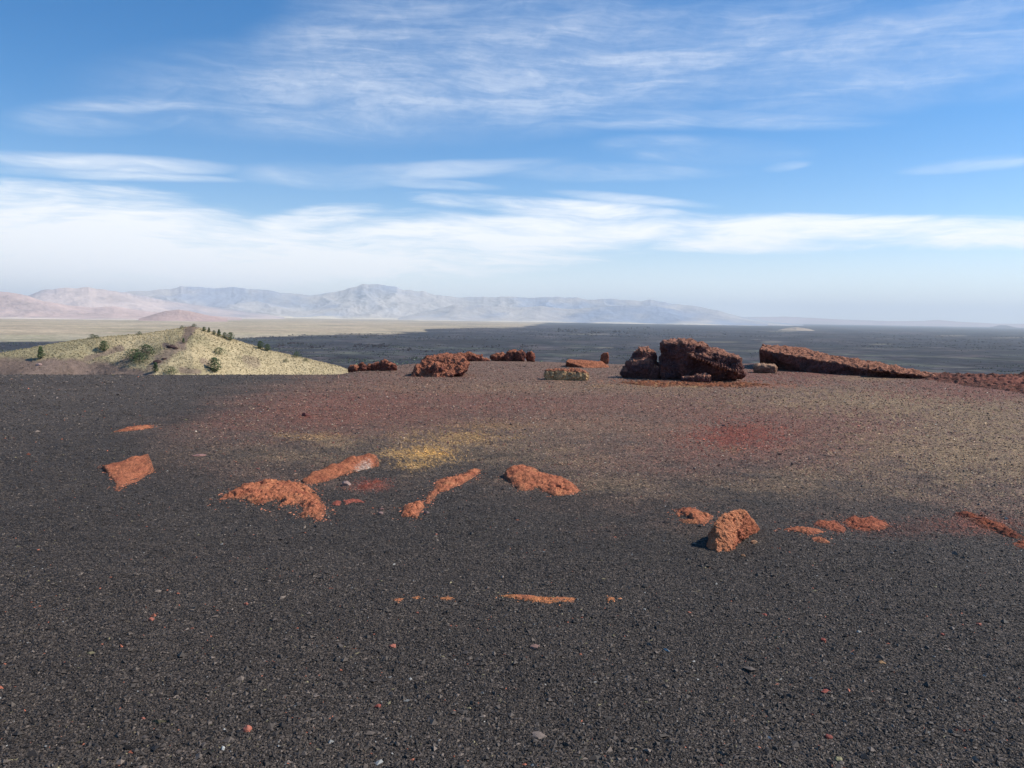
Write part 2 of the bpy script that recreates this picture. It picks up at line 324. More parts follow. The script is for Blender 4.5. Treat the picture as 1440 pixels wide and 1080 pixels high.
# ------------------------------------------------------------------ small loose stones
def ico(level):
    bm = bmesh.new(); bmesh.ops.create_icosphere(bm, subdivisions=level, radius=1)
    V = np.array([v.co[:] for v in bm.verts]); Fc = np.array([[v.index for v in f.verts] for f in bm.faces]); bm.free(); return V, Fc
I3 = ico(2)
def pebble(px, py, wpx, colr, label, flat=.7, seed=1, asp=1.):
    p = on_ground(px, py); D = np.linalg.norm(p-CAM); s = wpx/F*D/2*.86; colr = colr*.78
    V = I3[0].copy(); c, ci = worley(V, 1.0, seed); V = V*(1+.9*(.55-c)*(.4+ci))[:, None]+.22*fbm(V, 2.4, 3, seed)[:, None]*V
    V[:, 0] *= asp; V[:, 2] *= flat; V = V*s; a = seed*1.3; ca, sa = math.cos(a)*.4+.6, math.sin(a)*.5
    V[:, 2] += s*flat*.2
    cc = colr*(1+.3*fbm(I3[0], 3, 3, seed+5)[:, None])
    return tag(mesh('small_stone', V+p, I3[1], M_stone, cc, loc=p, smooth=False), label, 'stone', 'single coloured stones lying on the black cinders')
PK = lin(190, 112, 88); RD = lin(160, 78, 60); TN = lin(165, 145, 120)
for i, (x, y, w_, c_, fl, asp, lb) in enumerate([
    (348,1027,13,PK,.9,1,'salmon pink stone near the bottom edge, largest pink one at left'), (552,910,9,PK*.9,.8,1.1,'orange pink chip below the three tiny orange chips'),
    (752,910,12,lin(150,115,100),.5,1.2,'dull pinkish wedge stone below the long thin orange strip'), (532,994,9,RD,.7,1,'red chip low in the middle of the black cinders'),
    (758,1035,16,lin(140,122,108),.4,1.5,'flat tan grey stone, widest in the lower middle'), (1158,901,8,RD,.8,1,'dark red pebble in the right foreground below the boulder'),
    (314,1054,6,lin(225,222,210),1.3,.8,'white pebble at the bottom edge left of centre'), (1061,764,9,lin(190,140,100),.8,1.1,'tan pebble beside the foot of the orange boulder'),
    (1045,782,6,lin(170,120,80),.8,1,'smaller tan pebble in front of the orange boulder'), (487,682,12,lin(165,135,122),.8,1.2,'whitish pink lumpy stone below the white patched outcrop'),
    (535,723,9,lin(150,120,110),.8,1,'pinkish grey pebble right of the hooked outcrop'), (213,872,8,PK*.8,.9,1,'pinkish red pebble at left in the near cinders'),
    (346,850,6,PK*.8,.8,1,'tiny pink pebble left of centre above the near cinders'), (1179,1068,9,lin(150,140,100),.6,1.1,'olive tan chip at the bottom edge right of centre'),
    (1162,973,10,RD,.4,1.4,'thin red chip in the lower right cinders'), (1165,1037,9,RD*.8,.7,1.1,'brick red pebble low in the right cinders'),
    (1240,932,8,lin(165,125,80),.5,1.2,'ochre chip in the right foreground'), (1325,893,6,RD,.8,1,'small red pebble toward the right edge'),
    (1377,879,6,PK,.8,1,'orange pebble nearest the right edge of the near cinders'), (429,585,10,MAR,.8,1.1,'dark red lump on the reddish ground at mid left'),
    (587,862,4,PK*.9,.8,1,'speck sized pink pebble under the tiny orange chips'), (201,1012,6,PK*.8,.8,1,'orange pebble near the lower left corner'),
    (1075,865,6,RD,.7,1.2,'small red pebble below and right of the boulder'), (600,722,8,lin(120,98,90),.8,1,'brownish pebble right of the small orange nub'),
    (536,717,7,lin(140,105,95),.8,1,'brown pebble left of the small orange nub'), (788,653,8,lin(165,130,100),.8,1,'tan pebble above the teardrop outcrop'),
    (280,641,12,lin(170,125,110),.3,1.7,'flat pinkish chip between the tilted block and long outcrop')]):
    pebble(x, y, w_, c_, lb, fl, i+3, asp)

# ------------------------------------------------------------------ craggy rocks on the rim
def craggy(name, lumps, label, cols, by, voxel=None, amp=.07, seed=1, cat='rock', yellow=None, group=None, fine=.02, hull=None, mat=None):
    """lumps: (x0, x1, ytop, ybot, depth scale, depth offset m, boxiness) in photo pixels at the rock's own distance"""
    xc = np.mean([(l[0]+l[1])/2 for l in lumps]) if lumps else np.mean([p[0] for p in hull[0]]); g0 = on_ground(xc, by); D = math.hypot(g0[0], g0[1])
    bm = bmesh.new()
    for k, l in enumerate(lumps):
        x0, x1, yt, yb, dep, off, e = l[:7]; yt2 = l[7] if len(l) > 7 else yt
        pl = at_D((x0+x1)/2, (yt+yt2)/2/1., D+off); pb = at_D((x0+x1)/2, yb, D+off)
        hw = (x1-x0)/2/F*D; top = pl[2]; bot = min(pb[2], G(pl[0], pl[1])+.0)-.06 if yb >= by-3 else pb[2]
        tilt = (yt2-yt)/F*D/2                                  # top slopes from yt (left) to yt2 (right)
        r = bmesh.ops.create_icosphere(bm, subdivisions=4, radius=1)
        ca = pl/np.hypot(pl[0], pl[1]); rt = np.array([ca[1], -ca[0]]); fwd = np.array([ca[0], ca[1]])
        for v in r['verts']:
            n = np.array(v.co[:]); m = np.max(np.abs(n)); q = n*(1-e)+n/m*e*.92
            X = q[0]*hw; Y = q[1]*hw*dep; tt = (q[2]+1)/2
            Z = bot+(top-bot)*tt-tilt*q[0]*(max(0, tt) if yb >= by-3 else 1)
            xy = pl[:2]+rt*X+fwd*Y; v.co = (xy[0]-g0[0], xy[1]-g0[1], Z-g0[2])
    zr = float(G(g0[0], g0[1])); sink = .03 if D < 10 else .2
    for pts in (hull or ()):
        vs_ = [bm.verts.new(at_z(a, b, c+zr)-g0-np.array([0, 0, sink if c == 0 else 0])) for a, b, c in pts]
        res_ = bmesh.ops.convex_hull(bm, input=vs_)
    me = bpy.data.meshes.new('tmp'); bm.to_mesh(me); bm.free(); ob = bpy.data.objects.new('tmp', me); COL.objects.link(ob)
    md = ob.modifiers.new('r', 'REMESH'); md.mode = 'VOXEL'; md.voxel_size = voxel or D*.0011
    dg = bpy.context.evaluated_depsgraph_get(); me2 = bpy.data.meshes.new_from_object(ob.evaluated_get(dg))
    bpy.data.objects.remove(ob); n = len(me2.vertices)
    V = np.empty(n*3, np.float32); me2.vertices.foreach_get('co', V); V = V.reshape(-1, 3).astype(float)
    me2.calc_loop_triangles(); Fc = np.empty(len(me2.loop_triangles)*3, np.int32); me2.loop_triangles.foreach_get('vertices', Fc); Fc = Fc.reshape(-1, 3)
    def normals(V):
        fn = np.cross(V[Fc[:, 1]]-V[Fc[:, 0]], V[Fc[:, 2]]-V[Fc[:, 0]]); N = np.zeros_like(V)
        for k in range(3): np.add.at(N, Fc[:, k], fn)
        return N/(np.linalg.norm(N, axis=1, keepdims=True)+1e-12)
    P = V+seed*3.7
    Pw = P+.15*np.stack([fbm(P, 2.2, 2, seed+a) for a in (1, 2, 3)], 1)
    w1, id1 = worley(Pw, .42/amp*.32, seed); w2, id2 = worley(Pw, .42/amp, seed+1); w3, _ = worley(P, 1.3/amp, seed+2)
    N0 = normals(V)
    d = amp*(.9*(id1-.6)+.9*(.45-w1)+.7*(.5-w2)+.3*(.5-w3)+.9*fbm(P, .5/amp, 4, seed+8))-fine*.5*(ridged(P, 2.4/amp, 2, seed+4)<-.1)
    V = V+N0*d[:, None]; N1 = normals(V)
    V = V+N1*(fine*1.9*fbm(P, .35/fine, 4, seed+14, .65)-fine*1.2*np.maximum(0, .5-worley(P, .42/fine, seed+3)[0]))[:, None]
    n1 = fbm(P, 2.2, 4, seed+20)[:, None]; n2 = fbm(P, 12, 3, seed+22)[:, None]
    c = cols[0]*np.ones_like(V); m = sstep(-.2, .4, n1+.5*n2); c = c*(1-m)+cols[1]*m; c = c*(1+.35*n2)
    m = (sstep(.2, .75, N0[:, 2:3]+.3*n2)*.9); tcol = cols[2]; c = c*(1-m)+tcol*m  # sunlit tops painted onto upward faces; the slab's rusty top is its own colour
    if yellow is not None:
        m = sstep(.6, .15, N0[:, 2:3]+.5*n2)*sstep(-.6, .1, n1+.2)*.9; c = c*(1-m)+yellow*m
    bpy.data.meshes.remove(me2)
    o = mesh(name, V+g0, Fc, mat or M_rock, np.clip(c, 0, 1), loc=g0)
    return tag(o, label, cat, group)
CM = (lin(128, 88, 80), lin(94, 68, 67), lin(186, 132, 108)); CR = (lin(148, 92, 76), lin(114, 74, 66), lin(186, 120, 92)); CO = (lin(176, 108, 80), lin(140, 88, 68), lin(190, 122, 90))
def rub(x0, x1, prof, ybase, n, seed):
    g = np.random.default_rng(seed); L_ = []
    for k in range(n):
        c = x0+(x1-x0)*(k+.5+g.uniform(-.3, .3))/n; w_ = (x1-x0)/n*g.uniform(.6, 1.15); t = np.interp(c, [p[0] for p in prof], [p[1] for p in prof])+g.uniform(-1, 2.2)
        L_.append((c-w_, c+w_, t, ybase, g.uniform(.5, 1.), g.uniform(-.25, .35), g.uniform(0, .35), t+g.uniform(-2.5, 2.5)))
    return L_
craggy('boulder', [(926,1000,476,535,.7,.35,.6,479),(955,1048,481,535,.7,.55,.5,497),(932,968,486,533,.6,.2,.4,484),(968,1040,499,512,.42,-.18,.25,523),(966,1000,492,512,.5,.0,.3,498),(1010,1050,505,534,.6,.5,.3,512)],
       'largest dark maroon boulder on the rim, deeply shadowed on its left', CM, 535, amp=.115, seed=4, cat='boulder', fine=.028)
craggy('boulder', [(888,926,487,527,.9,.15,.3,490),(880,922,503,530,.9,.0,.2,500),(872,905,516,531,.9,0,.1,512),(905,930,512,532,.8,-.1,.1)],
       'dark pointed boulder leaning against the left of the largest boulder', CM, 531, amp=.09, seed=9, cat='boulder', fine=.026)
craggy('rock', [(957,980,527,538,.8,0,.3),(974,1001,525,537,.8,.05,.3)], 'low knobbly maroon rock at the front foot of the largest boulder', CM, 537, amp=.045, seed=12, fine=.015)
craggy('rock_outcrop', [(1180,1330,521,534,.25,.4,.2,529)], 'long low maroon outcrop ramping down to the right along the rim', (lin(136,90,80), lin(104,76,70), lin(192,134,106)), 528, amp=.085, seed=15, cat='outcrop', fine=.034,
       hull=[[(1069,512,0),(1100,518,0),(1155,525,0),(1069,491.5,0.658),(1118,498.5,0.508),(1160,507.5,0.395),(1073,483.5,0.790),(1140,492.5,0.630),(1165,498.5,0.564),(1075,508,0),(1160,514,0)],
             [(1130,523,0),(1200,528,0),(1245,531,0),(1130,501.5,0.489),(1200,514.5,0.301),(1245,521.5,0.197),(1135,492.5,0.639),(1200,504.5,0.461),(1250,513.5,0.310),(1140,514,0),(1250,520,0)],
             [(1215,529,0),(1290,532,0),(1325,533,0),(1220,518.5,0.263),(1280,526.5,0.132),(1325,531.5,0.066),(1225,509.5,0.376),(1290,520.5,0.188),(1330,527.5,0.085),(1230,520,0),(1330,528,0)]])
craggy('rock', [(1060,1093,511,524,.9,0,.4)], 'pale topped flat stone below the left end of the ramping outcrop', (lin(190,146,118), lin(140,104,88), lin(205,164,132)), 524, amp=.045, seed=18, fine=.015)
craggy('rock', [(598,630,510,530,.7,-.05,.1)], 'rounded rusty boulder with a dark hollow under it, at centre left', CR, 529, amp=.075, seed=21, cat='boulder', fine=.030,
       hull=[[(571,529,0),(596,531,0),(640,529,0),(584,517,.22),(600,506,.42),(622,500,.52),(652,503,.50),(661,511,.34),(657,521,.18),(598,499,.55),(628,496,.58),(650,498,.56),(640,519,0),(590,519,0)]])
craggy('rock', rub(638, 678, [(638,497),(655,495),(678,499)], 508, 5, 3), 'low rusty rock joining the rounded boulder on its right', CR, 508, amp=.06, seed=25, fine=.03)
craggy('rock', rub(672, 748, [(672,503),(690,498),(710,494),(725,491),(748,492)], 508, 8, 5), 'low bumpy rusty ridge of rock on the rim at centre', CR, 508, amp=.065, seed=27, fine=.03)
craggy('rock', rub(496, 556, [(496,515),(512,509),(525,511),(540,505),(556,508)], 523, 6, 8), 'small red rock at the right foot of the grassy hill', CR, 521, amp=.06, seed=31, fine=.03)
craggy('rock', [(764,800,518,535,.7,0,.5,516),(786,829,517,535,.6,.05,.4,520)], 'loose slab with rusty top and yellowish broken front edge', (lin(164, 126, 94), lin(122, 88, 70), lin(182, 118, 90)), 534, amp=.045, seed=34, cat='slab', yellow=lin(228,190,140), fine=.022)
craggy('rock', [], 'flat thin orange slab lying behind the yellow edged slab', CO, 517, amp=.022, seed=37, cat='slab', fine=.014,
       hull=[[(796,515,0),(820,517.5,0),(852,519,0),(796,508,.20),(820,508,.20),(850,512,.12),(857,516,.02),(800,505,.24),(846,508,.16),(800,510,0),(850,512,0)]])
craggy('rock', [(844,857,496,513,.5,.25,.5,493)], 'small upright orange stone at the end of the thin slab', CO, 512, amp=.035, seed=39, fine=.012)
outcrop('rock_outcrop', [(1290,528,.05),(1310,525,.12),(1340,526,.18),(1370,527,.2),(1400,526,.25),(1450,525,.3),(1520,527,.3),(1520,556,0),(1440,553,0),(1400,548,0),(1360,541,0),(1320,535,0)],
        'low crumbling maroon ridge running off the right edge of the rim', 'outcrop', cols=(lin(150,96,80), lin(118,78,68), lin(164,112,90)), bulge=.04, rough=.045, rag=.5, seed=90, width=.4, cliff=.35, res=.024, crag=.03)
outcrop('rock_outcrop', [(872,538),(905,535.5),(960,538),(1000,539),(1050,539),(1085,541.5),(1060,543.5),(1005,544.5),(960,542.5),(930,544),(895,541.5)],
        'thin crust of orange and yellow rubble before the largest boulder', 'outcrop', cols=(ORG*.9, lin(128, 84, 66), lin(180,142,98)), bulge=.015, rough=.03, rag=.30, seed=92, width=.3, cliff=.35, res=.016, crag=.03)

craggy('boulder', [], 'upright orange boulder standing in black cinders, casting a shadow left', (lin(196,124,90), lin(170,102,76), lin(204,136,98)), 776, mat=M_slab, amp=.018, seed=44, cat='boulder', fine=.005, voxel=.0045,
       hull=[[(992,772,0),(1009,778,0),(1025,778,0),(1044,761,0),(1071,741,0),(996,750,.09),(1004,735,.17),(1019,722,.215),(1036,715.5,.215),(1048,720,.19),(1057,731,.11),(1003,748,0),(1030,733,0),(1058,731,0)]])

# ------------------------------------------------------------------ grassy hill
SIL = np.array([(-400,530),(-200,515),(0,497),(50,488),(90,481),(130,475),(200,469.5),(250,462),(270,458.5),(285,462.5),(330,478),(380,493),(430,504),(480,516),(500,524),(560,545),(700,585)], float)
HD = 250.
sp_ = at_D(SIL[:, 0], SIL[:, 1], HD); sth = np.arctan2(sp_[:, 0], sp_[:, 1])
def hill_z(x, y, detail=True):
    x = np.asarray(x, float); y = np.asarray(y, float); r = np.hypot(x, y); a = np.arctan2(x, y)
    P = xyz(x.ravel(), y.ravel()); n = fbm(P, .02, 4, 3).reshape(x.shape)
    zc = np.interp(a, sth, sp_[:, 2]); d = r-HD
    apk = math.atan2(*at_D(268, 460, HD)[:2]); ad = (a-apk)*HD
    # the spur running from the top towards the camera, gullies left of it
    spur = np.exp(-((ad+14-(-d)*-.32-(14))/9.)**2)
    slope = np.where(d < 0, .40+.10*n, .55)
    gul = 3.2*np.exp(-((ad+(-d)*.55+18)/7.)**2)*sstep(2, 22, -d)+2.5*np.exp(-((ad+(-d)*.4+52)/9.)**2)*sstep(2, 18, -d)
    w = 3.; z = zc-slope*(np.sqrt(d*d+w*w)-w)-gul+spur*2.2*sstep(2, 20, -d)
    if detail: z = z+(.9*fbm(P, .09, 4, 8)*1.).reshape(x.shape)*sstep(0, 6, np.abs(d))+(.18*fbm(P, .5, 3, 18)).reshape(x.shape)
    return z
def hill_hit(px, py):
    d = ray(px, py); t = np.arange(150, 330, .2); P = CAM+d*t[:, None]; h = hill_z(P[:, 0], P[:, 1]); k = np.argmax(P[:, 2] < h)
    return P[k] if P[k, 2] < h[k] else None
az = np.linspace(sth[0], sth[-1], 620); rr = np.concatenate([np.linspace(150, 205, 30), np.linspace(206, 256, 170), np.linspace(257, 520, 60)])
A, RR = np.meshgrid(az, rr); hx = (RR*np.sin(A)).ravel(); hy = (RR*np.cos(A)).ravel(); hz = np.maximum(hill_z(hx, hy), -153)
HP = np.stack([hx, hy, hz], 1)
STR = lin(184, 166, 130); STG = lin(148, 137, 106); HMA = lin(114, 99, 93)
def hill_color(P):
    px, py = pix(P); Q = P*np.array([1, 1, .0]); n1 = fbm(Q, .06, 4, 61); n2 = fbm(Q, .25, 4, 66)
    m = sstep(-.35, .45, n1+n2*.6+.0022*(200-px))[:, None]; c = STR*(1-m*.85)+STG*m*.85
    lim = np.interp(px, [-300, 0, 60, 110, 150, 180, 215, 225], [510, 503, 507, 506, 509, 516, 524, 600])
    a = sstep(-4, 4, py-lim+6*n1+5*n2)
    def seg(x0, y0, x1, y1, w, s):
        vx, vy = x1-x0, y1-y0; t = np.clip(((px-x0)*vx+(py-y0)*vy)/(vx*vx+vy*vy), 0, 1)
        dd = np.hypot(px-x0-t*vx, py-y0-t*vy)/w+.8*n2+.5*n1; return sstep(1.2, .5, dd)*s
    for q in ((272,460,255,485,6,.95),(255,485,225,505,9,.8),(232,486,247,489,5,.95),(205,493,165,515,6,.75),(225,506,210,522,7,.7),(120,505,170,490,4,.8),(255,521,280,523,5,.8),(285,508,292,512,5,.7),(345,505,360,510,8,.5),(262,464,275,458,5,.9)):
        a = np.maximum(a, seg(*q))
    a = a[:, None]; rd = fbm(Q, .12, 3, 72)[:, None]
    return c*(1-a*.82)+.82*(HMA*(1+.3*rd)*np.array([1.05, .95, .96]))*a
o = mesh('grassy_hill', HP, grid_faces(len(rr), len(az))[:, ::-1], M_hill, hill_color(HP))
tag(o, 'straw coloured grassy cinder hill beyond the rim at left', 'hill', kind='structure')
# dry bunch grass on it
nt_ = 26000; a_ = rng.uniform(sth[1], sth[-2], nt_); r2 = HD-rng.random(nt_)**1.3*46+3; tx = r2*np.sin(a_); ty = r2*np.cos(a_); TP = np.stack([tx, ty, hill_z(tx, ty)], 1)
tcv = hill_color(TP); k = (tcv[:, 1] > .20) | (rng.random(nt_) < .12); TP = TP[k]; tcv = tcv[k]*np.exp(rng.normal(0, .09, (k.sum(), 1)))
ti = rng.random(len(TP)) < .05; tcv[ti] = lin(128, 122, 88)*np.exp(rng.normal(0, .2, (ti.sum(), 1)))
V, Fc, cc = octa_cloud(TP, rng.uniform(.08, .22, len(TP)), tcv, 1.0, 5)
tag(mesh('dry_grass', V, Fc, M_tuft, cc, smooth=False), 'clumps of dry straw bunch grass covering the hill', 'grass', kind='stuff')

# ------------------------------------------------------------------ trees
LG = lin(84, 98, 66)
def tree_parts(kind, seed):
    r = np.random.default_rng(seed); V = []; Fc = []; Cc = []
    n = 620 if kind != 'bush' else 480
    P = []
    for i in range(n):
        if kind == 'pine':
            t = r.random()**.8; h = .14+.86*t; rad = .34*(1-t)**.65*(.55+.45*math.sin(9*t+seed)**2)+.03
        elif kind == 'round':
            t = r.random(); h = .12+.86*t; rad = .40*math.sin(math.pi*min(.97, t*.85+.12))**.6
        else:
            t = r.random(); h = .05+.8*t; rad = .75*math.sqrt(max(0, 1-t*t))
        a = r.uniform(0, 6.28); q = math.sqrt(r.uniform(.15, 1)); lob = 1+.35*math.sin(3*a+seed)+.15*math.sin(7*a+h*9)
        P.append((math.cos(a)*rad*q*lob, math.sin(a)*rad*q*lob, h+r.normal(0, .02)))
    P = np.array(P); s = r.uniform(.022, .05, n)
    V, Fc, cc = octa_cloud(P, s, LG*np.exp(r.normal(0, .35, (n, 1)))*np.ones((n, 3)), .7, seed)
    # trunk with limbs
    tv = []; tf = []
    def limb(a, b, ra, rb, k=6):
        a = np.array(a, float); b = np.array(b, float); d = b-a; d /= np.linalg.norm(d); u = np.cross(d, (.3, .9, .1)); u /= np.linalg.norm(u); w = np.cross(d, u); s0 = len(tv)
        for (c, rd) in ((a, ra), (b, rb)):
            for i in range(k): th = 2*math.pi*i/k; tv.append(c+rd*(u*math.cos(th)+w*math.sin(th)))
        for i in range(k): tf.append((s0+i, s0+(i+1) % k, s0+k+(i+1) % k, s0+k+i))
    H = .9 if kind != 'bush' else .5
    limb((0, 0, -.06), (.01, .0, H*.5), .03, .02); limb((.01, 0, H*.5), (0, .01, H), .02, .006)
    for i in range(9):
        a = r.uniform(0, 6.28); h = .15+.65*i/9*H; q = .2 if kind != 'bush' else .45
        limb((0, 0, h), (math.cos(a)*q, math.sin(a)*q, h+.08), .010, .003, 4)
    return (V, Fc, cc), (np.array(tv), np.array(tf))
protos = {}
for i, (k, name) in enumerate((('pine', 'pine_tree'), ('round', 'pine_tree'), ('bush', 'shrub'), ('pine', 'pine_tree'), ('bush', 'shrub'))):
    (V, Fc, cc), (tv, tf) = tree_parts(k, 100+i)
    e = bpy.data.objects.new(name, None); COL.objects.link(e)
    cr = mesh('crown' if k != 'bush' else 'foliage', V, Fc, M_leaf, cc, parent=e, smooth=False)
    tr = mesh('trunk' if k != 'bush' else 'stem', tv, tf, M_bark, np.ones((len(tv), 3))*lin(90, 78, 66), parent=e)
    protos[i] = [e, False]
def plant(kind, p, h, label, group):
    e, used = protos[kind]
    if used:
        n = e.copy(); COL.objects.link(n)
        for ch in e.children:
            c = ch.copy(); COL.objects.link(c); c.parent = n
        e2 = n
    else: e2 = e; protos[kind][1] = True
    e2.location = p; e2.scale = (h, h, h); e2.rotation_euler = (0, 0, rng.uniform(0, 6.28))
    return tag(e2, label, 'tree' if kind in (0, 1, 3) else 'shrub', group)
GT = 'dark green pines and shrubs on the grassy hill'
for (x, y, h, k, lb) in [(57,505,15,0,'narrow dark pine farthest left on the grassy hill'),(146,494,13,1,'rounded dark pine second from the left on the hill'),
    (188,505,12,2,'low green shrub left of the hill gully'),(206,500,13,4,'green shrub in the hill gully, topmost of its cluster'),(196,511,13,4,'wide green shrub in the lower gully of the hill'),
    (219,524,13,3,'small pine at the hill foot left of the big shrub'),(241,526,9,2,'low shrub at the hill foot beside a small pine'),
    (302,524,20,1,'largest dark green pine at the right foot of the hill'),(308,499,9,2,'small shrub on the bare slope above the largest pine'),
    (258,483,7,0,'tiny pine beside the red spur near the hill top'),(287,466,6,1,'first tiny tree right of the hill top'),(294,468,7,0,'second tiny tree right of the hill top'),
    (301,471,6,1,'third tiny tree right of the hill top'),(308,474,10,3,'tallest pine in the row down the right skyline of the hill'),(316,476,8,1,'tree between two taller pines on the right skyline'),
    (324,479,11,1,'last and fullest pine of the row on the right skyline'),(136,476,4,2,'low shrub on the left skyline of the hill'),(130,476,5,4,'smallest low shrub on the left skyline of the hill'),
    (196,471,4,2,'faint low shrub on the skyline halfway to the hill top'),(256,462,3.5,2,'brown tinged shrub just left of the hill top'),(273,460,4,4,'shrub crowning the very top of the hill'),
    (366,491,11,1,'left tree of the pair behind the right slope of the hill'),(376,494,10,1,'right tree of the pair behind the right slope of the hill'),(417,503,7,4,'lone small shrub low on the right slope of the hill'),
    (430,508,4,2,'tiny shrub lowest on the right slope of the hill'),(402,509,4,4,'tiny dark shrub in the middle of the right slope')]:
    p = hill_hit(x, y)
    if p is None:
        for dy in range(1, 8):
            p = hill_hit(x, y+dy)
            if p is not None: break
    if p is None: print('no hit', lb); continue
    plant(k, p, h/F*np.hypot(p[0], p[1])*(1.25 if k in (2, 4) else 1.), lb, GT)
# dark rocks on the hill
I2 = ico(2)
for i, (x, y, w_, lb) in enumerate([(240,488,9,'dark rock crag high on the hill spur'),(247,490,6,'small dark rock right of the high crag'),(222,509,9,'dark crag low on the hill spur'),(231,505,6,'small dark rock above the low crag'),(55,513,7,'pale pinkish rock at the far left foot of the hill')]):
    p = hill_hit(x, y); s = w_/F*HD/2; V = I2[0].copy(); c, _ = worley(V, 1.3, i); V = V*(1+.6*(c-.5))[:, None]*np.array([1, .8, .55])*s
    tag(mesh('crag', V+p, I2[1], M_hill, np.ones((len(V), 3))*(lin(84, 66, 62) if i < 4 else lin(180, 150, 140)), loc=p, smooth=False), lb, 'rock', 'rocks on the grassy hill')

# ------------------------------------------------------------------ the plain
ZP = -150.
LAV = lin(60, 59, 64); LAV2 = lin(92, 88, 88); SCR = lin(90, 93, 78); TNP = lin(178, 164, 138); TNG = lin(150, 146, 112)
TANPOLY = [(-900,400),(900,446),(860,448.5),(800,452),(775,453),(735,460),(640,462),(600,463.5),(598,467),(540,469.5),(430,471),(330,476.5),(280,481),(100,479),(0,481),(-900,478)]
def plain_color(P):
    px, py = pix(P); r = np.hypot(P[:, 0], P[:, 1]); a = np.arctan2(P[:, 0], P[:, 1])
    Q = np.stack([a*14, np.log(r)*9, 0*a], 1); n1 = fbm(Q, 1, 5, 81); n2 = fbm(Q*np.array([1, 2.4, 1]), 2.2, 5, 84, .6); n3 = fbm(Q*np.array([.7, 3, 1]), .8, 4, 88)
    d = edge_d(px, py*3, [(u, v*3) for u, v in TANPOLY]); ins = pip(px, py, TANPOLY); sd = np.where(ins, d, -d)
    t = sstep(-3, 3, sd+9*n1+6*n2)[:, None]
    lava = LAV*np.ones_like(P); m = sstep(-.05, .45, n1+.5*n2)[:, None]; lava = lava*(1-m*.8)+LAV2*m*.8
    m = (sstep(.0, .4, n3+.3*n2)*sstep(6500, 3000, r))[:, None]; lava = lava*(1-m*.7)+SCR*m*.7
    lava = lava*(1+.7*n2[:, None]+.35*n3[:, None])*(1+np.stack([.10*n1, -.02*n1, .0*n1-.05*n2], 1)*2)
    tan = TNP*np.ones_like(P); m = sstep(-.2, .4, n3)[:, None]*.6; tan = tan*(1-m)+TNG*m
    m = sstep(476, 466, py)[:, None]; tan = tan*(1-m)+tan*m*np.array([1.06, .98, .95])
    m = (sstep(.12, .4, n3-.4*n1)*sstep(440, 470, px)*.75)[:, None]; tan = tan*(1-m)+LAV2*m       # dark tongues
    tan = tan*(1+.2*n2[:, None])
    c = lava*(1-t)+tan*t
    lf = (sstep(110, 80, px)*sstep(480, 484, py)*sstep(494, 490, py))[:, None]; c = c*(1-lf)+LAV*lf
    # pale streak at the mountains' feet, a few pale playas on the lava
    for (cx, cy, rx, ry) in ((1085,481,16,1.6),(1240,484,20,1.3),(1100,466,26,1.2),(1340,472,25,1.3),(850,489,16,1.2),(1420,475,30,1.1),(830,470,40,1.0),(1010,481,40,1.2)):
        m = (sstep(1.1, .5, np.sqrt(((px-cx)/rx)**2+((py-cy)/ry)**2)+.4*n2)*.35)[:, None]; c = c*(1-m)+TNP*.8*m
    for (cx, cy, rx, ry) in ((1350,496,110,3),(930,466,120,3),(1000,462,150,2),(640,481,120,5),(1200,470,70,2)):
        m = (sstep(1.1, .4, np.sqrt(((px-cx)/rx)**2+((py-cy)/ry)**2)+.5*n2)*.6)[:, None]; c = c*(1-m)+LAV*.7*m
    return c
az = np.concatenate([np.arange(-math.pi, R(-44), R(4)), np.linspace(R(-44), R(44), 900), np.arange(R(46), math.pi-.01, R(4))])
rr = np.concatenate([[5, 200, 600, 1200], 151.6/np.tan(np.linspace(R(5.2), math.atan(151.6/88000), 430))])
A, RR = np.meshgrid(az, rr); x = (RR*np.sin(A)).ravel(); y = (RR*np.cos(A)).ravel()
Q = np.stack([x, y, 0*x], 1); z = ZP+4*ridged(Q, .0035, 3, 5)*sstep(90000, 3000, RR.ravel())+14*fbm(Q, .0004, 3, 6)*sstep(500, 2500, RR.ravel())*sstep(30000, 8000, RR.ravel())
P = np.stack([x, y, z], 1)
o = mesh('plain', P, grid_faces(len(rr), len(az), True)[:, ::-1], M_plain, plain_color(P)); tag(o, 'flat dark lava plain with pale grassland stretching to the mountains', kind='structure')
# far trees and lava crags on the near plain
def scatter_plain(n, rmin, rmax, seed, amin=-36, amax=40):
    r = np.random.default_rng(seed); q = 1/(1/rmin+(1/rmax-1/rmin)*r.random(n)); a = np.radians(r.uniform(amin, amax, n)); return q*np.sin(a), q*np.cos(a), q
x, y, q = scatter_plain(26000, 1900, 9000, 3); n1 = fbm(np.stack([np.arctan2(x, y)*14, np.log(q)*9, 0*x], 1), 1.2, 4, 91)
px, py = pix(np.stack([x, y, 0*x+ZP], 1)); k = (n1 > .12) & ~pip(px, py, [(u, v-1) for u, v in TANPOLY]); x, y, q = x[k], y[k], q[k]
V, Fc, cc = octa_cloud(np.stack([x, y, np.full(len(x), ZP+3)], 1), rng.uniform(1.2, 3.2, len(x)), lin(70, 78, 64)*np.exp(rng.normal(0, .3, (len(x), 1)))*np.ones((len(x), 3)), 1.2, 8)
tag(mesh('distant_scrub', V, Fc, M_leaf, cc, smooth=False), 'specks of green scrub scattered over the near lava plain', 'scrub', kind='stuff')
cr = []
for (cx, cy, w_, n_) in ((535,487,42,60),(575,492,16,12),(690,489,36,60),(742,488,26,50),(505,486,14,14),(800,466,40,24),(835,468,26,20),(870,467,20,8),(415,484,30,40),(395,486,16,20),(445,489,20,16),(600,494,20,10),(900,462,30,12),(1020,470,30,10),(620,488,30,12)):
    for i in range(n_):
        p = at_z(cx+rng.normal(0, w_*.28), cy+rng.normal(0, .9), ZP); cr.append(p)
